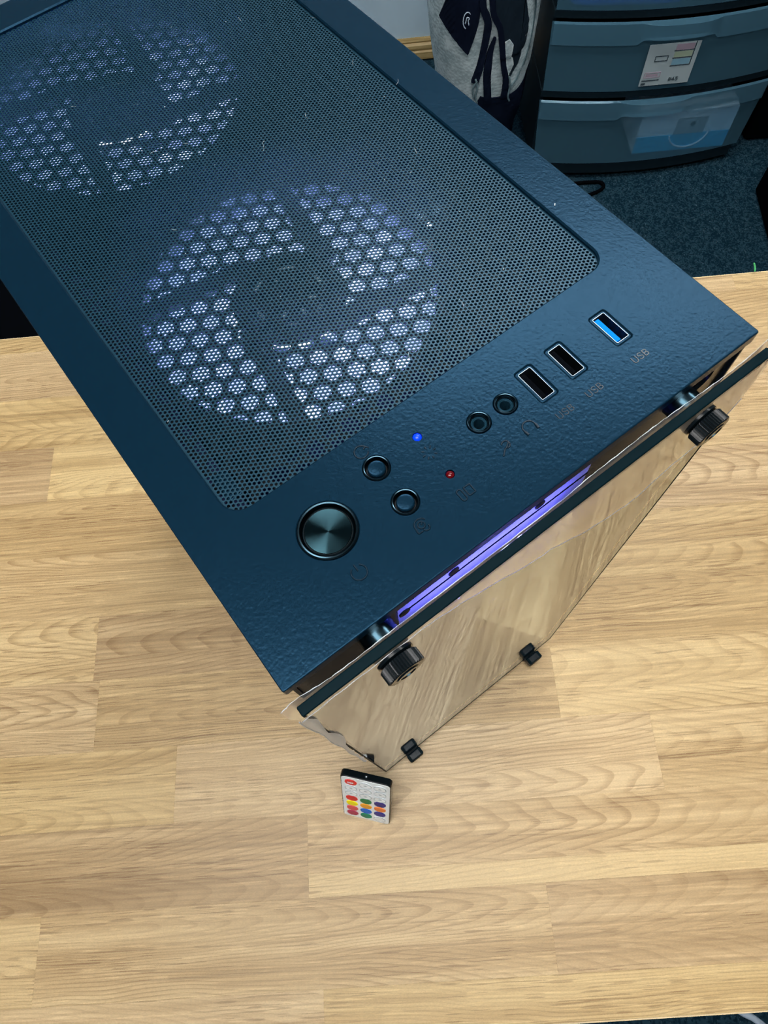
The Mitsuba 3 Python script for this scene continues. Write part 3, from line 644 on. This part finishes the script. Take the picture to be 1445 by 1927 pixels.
for n_, (z0, z1) in enumerate(levels):
    dk = tower('drawer', bowed(TX0, TX1, fz(z0), fz(z1 - .001), TYF, BOW, low_in=.010 if n_ == 0 else .004), 'mat_drawer_plastic', True, label=('bottom drawer with a white and cyan box showing through', 'middle drawer with a price label', 'top drawer with a blue bag showing through')[n_])
    drawers.append(dk)
    zl = z1 - .052
    # thicker band along the top, with the hand grip curving down in the middle
    xs = np.linspace(TX0 + .003, TX1 - .003, 57); V, F = [], []
    for x in xs:
        t = abs(x - xc)
        dip = .0 if t < .085 else 0.006
        lowz = zl + (.014 if t < .085 else 0.0) * (1 if t < .078 else (.085 - t)/.007 if t < .085 else 0)
        y = TYF + bow(x, xc, tw, BOW) - .0065 - (.012*(1 - (t/.085)**4) if t < .085 else 0)
        yb = TYF + bow(x, xc, tw, BOW) - .0015
        V += [(x, yb, fz(z1)), (x, y, fz(z1 - .003)), (x, y, fz(lowz + .003)), (x, yb, fz(lowz))]
    for i in range(len(xs) - 1):
        for j in range(3): q = 4*i + j; F += [(q, q + 1, q + 5), (q, q + 5, q + 4)]
    add(dk + '__handle_band', trimesh.Trimesh(np.array(V), np.array(F), process=False), 'mat_drawer_lip', None, 30)
    tray = cat(box(TX0 + .016, TX1 - .016, TYF + .012, TY1 - .02, fz(z0 + .001), fz(z0 + .003)), box(TX0 + .014, TX0 + .0155, TYF + .012, TY1 - .02, fz(z0 + .001), fz(z1 - .02)), box(TX1 - .0155, TX1 - .014, TYF + .012, TY1 - .02, fz(z0 + .001), fz(z1 - .02)))
    add(dk + '__tray', tray, 'mat_tower_frame')
# price label on the middle drawer
def stick(x, z, w, h, mat, part, dy=0.0, skew=.0):
    """thin printed patch following the drawer front at (x, z) above the floor"""
    y = TYF + bow(x + w/2, xc, tw, BOW) - .006 - dy
    V = [(x + skew*0, y, fz(z)), (x + w, y, fz(z)), (x + w + skew, y, fz(z + h)), (x + skew, y, fz(z + h))]
    V = np.array(V + [(a, b + .0006, c) for a, b, c in V]); F = np.array([[0, 1, 2], [0, 2, 3], [4, 6, 5], [4, 7, 6], [0, 4, 5], [0, 5, 1], [1, 5, 6], [1, 6, 2], [2, 6, 7], [2, 7, 3], [3, 7, 4], [3, 4, 0]])
    return add(part, trimesh.Trimesh(V, F, process=False), mat)
d1 = drawers[1]
LX, LZ = .684, .270
stick(LX, LZ, .116, .098, 'mat_sticker', d1 + '__price_label')
labels[d1 + '__price_label'] = {'label': 'white paper price label with #45 on it'}
pr = []
def pbox(x, z, w, h, d=.0010):
    y = TYF + bow(LX + .058, xc, tw, BOW) - .006
    return box(LX + x, LX + x + w, y - d, y - .0002, fz(LZ + z), fz(LZ + z + h))
outline = lambda x, z, w, h, t: [pbox(x, z, w, t), pbox(x, z + h - t, w, t), pbox(x, z + t, t, h - 2*t), pbox(x + w - t, z + t, t, h - 2*t)]
add(d1 + '__print', trimesh.util.concatenate(outline(.020, .058, .030, .013, .0016) + [pbox(.060, .044, .044, .0018), pbox(.060, .062, .046, .0018), pbox(.060, .079, .046, .0018), pbox(.104, .044, .0020, .054), pbox(.004, .012, .040, .0026), pbox(.004, .003, .010, .005)]), 'mat_print_dark')
add(d1 + '__print', trimesh.util.concatenate(outline(.006, .020, .038, .013, .0014) + [pbox(.010, .023, .028, .006, .0007)]), 'mat_print_pink')
add(d1 + '__print', pbox(.062, .0805, .041, .014, .0007), 'mat_print_pink'); add(d1 + '__print', pbox(.062, .0645, .041, .013, .0007), 'mat_print_green'); add(d1 + '__print', pbox(.062, .0465, .041, .014, .0007), 'mat_print_blue')
tx = meshkit.text_mesh('#45', .009, .0008, True); tx.apply_transform(Tr(LX + .066, TYF + bow(LX + .058, xc, tw, BOW) - .0063, fz(LZ + .008)) @ Rx(90)); add(d1 + '__lettering', tx, 'mat_print_dark')
tag('drawer_tower', 'three-drawer plastic tower with frosted blue fronts on the carpet behind the desk', 'drawers')
# things inside the drawers, seen through the fronts
yb = TYF - BOW + .012
def inbox(key, mesh, mat): return add(key, mesh, mat)
bxx0, bxx1 = .733, .975
inbox('packaging_box__carton', box(bxx0, bxx1, yb + .012, yb + .16, fz(.0555), fz(.170)), 'mat_white_card')
inbox('packaging_box__cyan_panel', box(bxx0 + .0005, bxx1 - .0005, yb + .0108, yb + .0119, fz(.0560), fz(.103)), 'mat_cyan_card')
inbox('packaging_box__picture', box(.828, .905, yb + .0104, yb + .0118, fz(.104), fz(.150)), 'mat_print_grey')
inbox('packaging_box__picture_ring', tube([(.868 + .050*math.cos(a), yb + .0095, fz(.108) + .043*math.sin(a)) for a in np.linspace(3.3, 6.6, 30)], .0022, 6), 'mat_white_card')
inbox('packaging_box__picture_dot', tube([(.870, yb + .0098, fz(.133)), (.870, yb + .0090, fz(.133)), (.870, yb + .0085, fz(.133))], .006, 14), 'mat_print_dark')
tag('packaging_box', 'white and cyan product box inside the bottom drawer', 'box')
# blue plastic bag and a green one in the top drawer
def pillow(x0, x1, depth, z0, z1, seed, amp, gap=.0016):
    """soft stuffed shape whose front lies against the bowed drawer front"""
    s = trimesh.creation.icosphere(subdivisions=4, radius=1.0); v = s.vertices
    v = np.sign(v)*np.abs(v)**np.where(v[:, [2]] < 0, .16, .35); v /= np.abs(v).max(0)
    b = amp*(meshkit.fbm(s.vertices*2.2 + seed, 3, seed) - .5)
    x = (x0 + x1)/2 + v[:, 0]*(x1 - x0)/2*(1 + b)
    s.vertices = np.c_[x, TYF + gap + bow(x, xc, tw, BOW) + (1 + v[:, 1])/2*depth, (z0 + z1)/2 + v[:, 2]*(z1 - z0)/2*(1 + b*(v[:, 2] > 0))]
    return s
add('blue_bag__body', pillow(.490, .742, .17, fz(.4445), fz(.585), 3, .05), 'mat_bag_blue', None, True)
fy = lambda x: TYF + bow(x, xc, tw, BOW) + .0010
def hug(mesh, x0):
    mesh.vertices[:, 1] += bow(mesh.vertices[:, 0], xc, tw, BOW) - bow(x0, xc, tw, BOW); return mesh
tri = [tube(smooth_path([(.520 + .014*math.cos(a + .9*f), fy(.520), fz(.484) + .014*math.sin(a + .9*f)) for f in np.linspace(-.5, .5, 5)], 4), .0007, 6) for a in (1.57, 3.66, 5.76)]
add('blue_bag__recycling_mark', hug(trimesh.util.concatenate(tri), .520), 'mat_print_light', label='pale recycling mark printed on the blue bag')
for wd, x, z, hh in (('Made in', .562, .466, .009), ('A', .583, .470, .011)):
    tx = meshkit.text_mesh(wd, hh, .0004); tx.apply_transform(Tr(x, fy(x) + .0003, fz(z)) @ Rx(90) @ Rz(90)); add('blue_bag__lettering', hug(tx, x), 'mat_print_light')
tag('blue_bag', 'bright blue plastic bag with a recycling mark inside the top drawer', 'bag')
add('green_bag', pillow(.760, .990, .17, fz(.4465), fz(.575), 9, .06, .016), 'mat_bag_green', None, True)
tag('green_bag', 'dull green bundle beside the blue bag in the top drawer', 'bag')
add('green_packet', pillow(.770, .925, .012, fz(.468), fz(.55), 5, .35), 'mat_leaf_green', None, True)
tag('green_packet', 'bright green crumpled packet on top of the green bundle', 'packet')

# ------------------------------------------------------------------ grey backpack on the floor against the wall
BV = 1.50
K_ = .8744                                            # the bag's drawing below is scaled by this
su = lambda u: .0396 + (np.asarray(u) - .0396)*K_
sz = lambda z: 1.424 - (1.424 - np.asarray(z))*K_
def bag_front(u, z):
    """depth of the bag's front surface at (u, height above floor)"""
    a = np.clip((u - .322)/.128, -1, 1); b = np.clip((z - .40)/.30, -1, 1)
    return BV + .045*np.abs(a)**2.6 + .04*np.abs(b)**4 - .010*np.exp(-((u - .26)/.05)**2 - ((z - .39)/.09)**2)
s = trimesh.creation.icosphere(subdivisions=5, radius=1.0); v = s.vertices.copy()
p = np.sign(v)*np.abs(v)**.62
def half_width(z): return np.interp(z, [0, .10, .20, .27, .33, .40, .48, .6, .7], [.098, .104, .106, .110, .120, .127, .126, .12, .10])
zz = .35 + p[:, 2]/np.abs(p[:, 2]).max()*.35
uu = .322 + p[:, 0]/np.abs(p[:, 0]).max()*half_width(zz)
yy_ = np.where(p[:, 1] < 0, 0, p[:, 1]*.20)
fr = bag_front(uu, zz)
wr = (meshkit.fbm(np.c_[uu*16, zz*10, p[:, 1]*2], 3, 4) - .5)*.020
wr += .005*np.sin((uu*80 + zz*43))*np.clip((uu - .375)/.05, 0, 1)
Y = np.where(p[:, 1] < .02, fr + .10*(1 + np.clip(p[:, 1]/np.abs(p[:, 1]).max(), -1, 0)) + wr, fr + .10 + yy_*.5)
s.vertices = np.c_[uu, Y, fz(zz)]
add('backpack__body', s, 'mat_grey_fabric', None, True)
from scipy.spatial import cKDTree
fmask = p[:, 1] < .05
_tree = cKDTree(np.c_[uu[fmask], zz[fmask]]); _Y = Y[fmask]
def surf(u, z):
    """depth of the bag's front at (u, height), both in the bag's final size"""
    dd, ii = _tree.query(np.c_[u, z], k=6); w_ = 1/(dd + 1e-4)**2
    return (_Y[ii]*w_).sum(1)/w_.sum(1)
def patch(key, outline, off, mat, label=None, res=.009):
    """cloth patch lying on the front of the bag: a fine triangulated outline, thickness off"""
    from shapely.geometry import Polygon
    P = Polygon([(float(su(a)), float(sz(b))) for a, b in outline])
    v2, f2 = trimesh.creation.triangulate_polygon(P, engine='earcut')
    tm = trimesh.Trimesh(np.c_[v2, np.zeros(len(v2))], f2)
    vv, ff = trimesh.remesh.subdivide_to_size(tm.vertices, tm.faces, res, max_iter=30)
    tm = trimesh.Trimesh(vv, ff); vv, ff = np.array(tm.vertices), np.array(tm.faces)
    y = surf(vv[:, 0], vv[:, 1])
    n = len(vv)
    V = np.vstack([np.c_[vv[:, 0], y - off, fz(vv[:, 1])], np.c_[vv[:, 0], y + .004, fz(vv[:, 1])]])
    e = trimesh.Trimesh(vv, ff, process=False); un = e.edges[trimesh.grouping.group_rows(e.edges_sorted, require_count=1)]
    F = [tuple(f) for f in ff] + [tuple(f + n)[::-1] for f in ff]
    for a, b in un: F += [(a, b, b + n), (a, b + n, a + n)]
    return add('backpack__' + key, trimesh.Trimesh(V, np.array(F), process=False), mat, None, 50, label=label)
def ribbon(pts, w):
    c = smooth_path(pts, 6); t = np.gradient(c, axis=0); t /= np.linalg.norm(t, axis=1, keepdims=True); n = np.stack([-t[:, 1], t[:, 0]], 1)
    w = np.broadcast_to(np.interp(np.linspace(0, 1, len(c)), np.linspace(0, 1, len(np.atleast_1d(w))), np.atleast_1d(w)), len(c))[:, None]
    return np.vstack([c + n*w/2, (c - n*w/2)[::-1]]).tolist()
patch('front_pocket_flap', [(.262, .52), (.256, .371), (.247, .335), (.236, .298), (.268, .268), (.305, .236), (.318, .280), (.326, .315), (.329, .343), (.327, .40), (.33, .52)], .004, 'mat_navy_fabric', 'dark navy pocket flap on the front')
patch('side_opening', [(.352, .52), (.349, .362), (.371, .323), (.389, .284), (.400, .216), (.406, .185), (.420, .159), (.440, .190), (.459, .257), (.459, .290), (.441, .354), (.438, .52)], .003, 'mat_dark_mesh', 'black open mesh compartment')
patch('strap', ribbon([(.331, .50), (.333, .365), (.346, .326), (.350, .298), (.340, .221), (.326, .164)], [.016, .016, .018, .016, .018]), .008, 'mat_navy_fabric')
patch('strap', ribbon([(.371, .275), (.364, .250), (.360, .225), (.358, .177), (.367, .100)], [.006, .014, .020, .020]), .006, 'mat_navy_fabric')
patch('strap', ribbon([(.350, .50), (.358, .350), (.380, .300), (.391, .250), (.400, .200), (.411, .157), (.411, .105)], [.014, .014, .014, .018]), .008, 'mat_navy_fabric')
patch('base', [(.345, .122), (.365, .112), (.43, .108), (.499, .122), (.490, .0), (.478, -.15), (.29, -.15), (.31, .06), (.33, .09)], .004, 'mat_navy_fabric', 'dark navy base of the backpack')
patch('lining', [(.397, .262), (.408, .268), (.420, .252), (.419, .232), (.416, .222), (.424, .212), (.428, .196), (.420, .176), (.414, .166), (.407, .186), (.401, .220)], .007, 'mat_grey_fabric', 'pale grey lining folding out of the opening')
for (u, z) in ((float(su(.2985)), float(sz(.322))),):
    y = surf(np.array([u]), np.array([z]))[0]
    ring = tube([(u + .009*math.cos(a), y - .0055, fz(z) + .017*math.sin(a)) for a in np.linspace(.2, 4.4, 20)], .0012, 6)
    mark = tube(smooth_path([(u - .004, y - .0055, fz(z) - .006), (u - .001, y - .0055, fz(z) + .006), (u + .004, y - .0055, fz(z) + .004), (u + .002, y - .0055, fz(z) - .001), (u + .004, y - .0055, fz(z) - .010)], 5), .0013, 6)
    add('backpack__logo', cat(ring, mark), 'mat_white_cable', None, True, label='small pale round emblem on the flap')
for pts in ([(.327, .178), (.333, .155), (.330, .130), (.336, .108)], [(.331, .172), (.322, .150), (.326, .125)], [(.418, .170), (.424, .140), (.421, .112), (.427, .095)]):
    q = smooth_path(np.c_[su(np.array(pts)[:, 0]), sz(np.array(pts)[:, 1])], 5); y = surf(q[:, 0], q[:, 1])
    add('backpack__zip_cord', tube(np.c_[q[:, 0], y - .010, fz(q[:, 1])], .0024, 6), 'mat_cord', None, True)
patch('piping', ribbon([(.452, .50), (.468, .36), (.478, .29), (.470, .22), (.448, .155), (.420, .130)], .004), .005, 'mat_cord')
tag('backpack', 'grey heather backpack with a navy front pocket leaning against the pale wall', 'backpack')

# ------------------------------------------------------------------ small things around
q = smooth_path([(.44, 1.40, FLOOR + .006), (.55, 1.428, FLOOR + .006), (.622, 1.446, FLOOR + .006), (.655, 1.462, FLOOR + .006), (.660, 1.478, FLOOR + .006), (.645, 1.488, FLOOR + .006), (.58, 1.490, FLOOR + .006), (.50, 1.478, FLOOR + .006), (.40, 1.45, FLOOR + .006)], 6)
add('black_cable', tube(q, .0045, 8), 'mat_matt_black', None, True); tag('black_cable', 'black cable looping over the carpet in front of the drawer tower', 'cable')
q = smooth_path([(.30, -.22, FLOOR + .006), (.42, -.315, FLOOR + .006), (.534, -.393, FLOOR + .006), (.568, -.415, FLOOR + .006), (.66, -.50, FLOOR + .006), (.80, -.53, FLOOR + .006)], 6)
add('white_cable', tube(q, .0055, 8), 'mat_white_cable', None, True); tag('white_cable', 'white cable on the carpet below the front edge of the desk', 'cable')
# black things at the frame's edges
add('black_storage_case', rbox_h([(1.052, 1.407), (1.036, 1.215), (1.50, 1.17), (1.52, 1.40)], FLOOR + .001, FLOOR + .34, .012), 'mat_matt_black', None, 40); tag('black_storage_case', 'matt black case at the right edge, nearest the desk', 'case')
add('black_storage_case_001', rbox_h([(1.075, 1.597), (1.40, 1.585), (1.40, 1.85), (1.075, 1.85)], FLOOR + .001, FLOOR + .45, .012), 'mat_matt_black', None, 40); tag('black_storage_case_001', 'matt black block close beside the right side of the drawer tower', 'case')  # plain rounded block, evenly black
blk = hull(np.vstack([trimesh.creation.icosphere(subdivisions=2, radius=.02).vertices + c for c in ((-1.10, .66, FLOOR + .02), (-.22, .66, FLOOR + .02), (-1.10, 1.30, FLOOR + .02), (-.22, 1.30, FLOOR + .02), (-1.10, .67, -.16), (-.22, .67, -.16), (-1.10, 1.30, -.16), (-.22, 1.30, -.16))]))
add('black_storage_case_002', blk, 'mat_matt_black', None, 40); tag('black_storage_case_002', 'black case behind the desk, at the left of the computer case', 'case')
q = smooth_path([(.4965, .5375, .0035), (.4968, .5420, .006), (.4955, .5470, .009)], 4)
add('green_scrap', tube(q, [.0006] + [.0012]*(len(q) - 2) + [.0005], 6), 'mat_leaf_green', None, True); tag('green_scrap', 'tiny bright green scrap on the back edge of the desk', 'scrap')
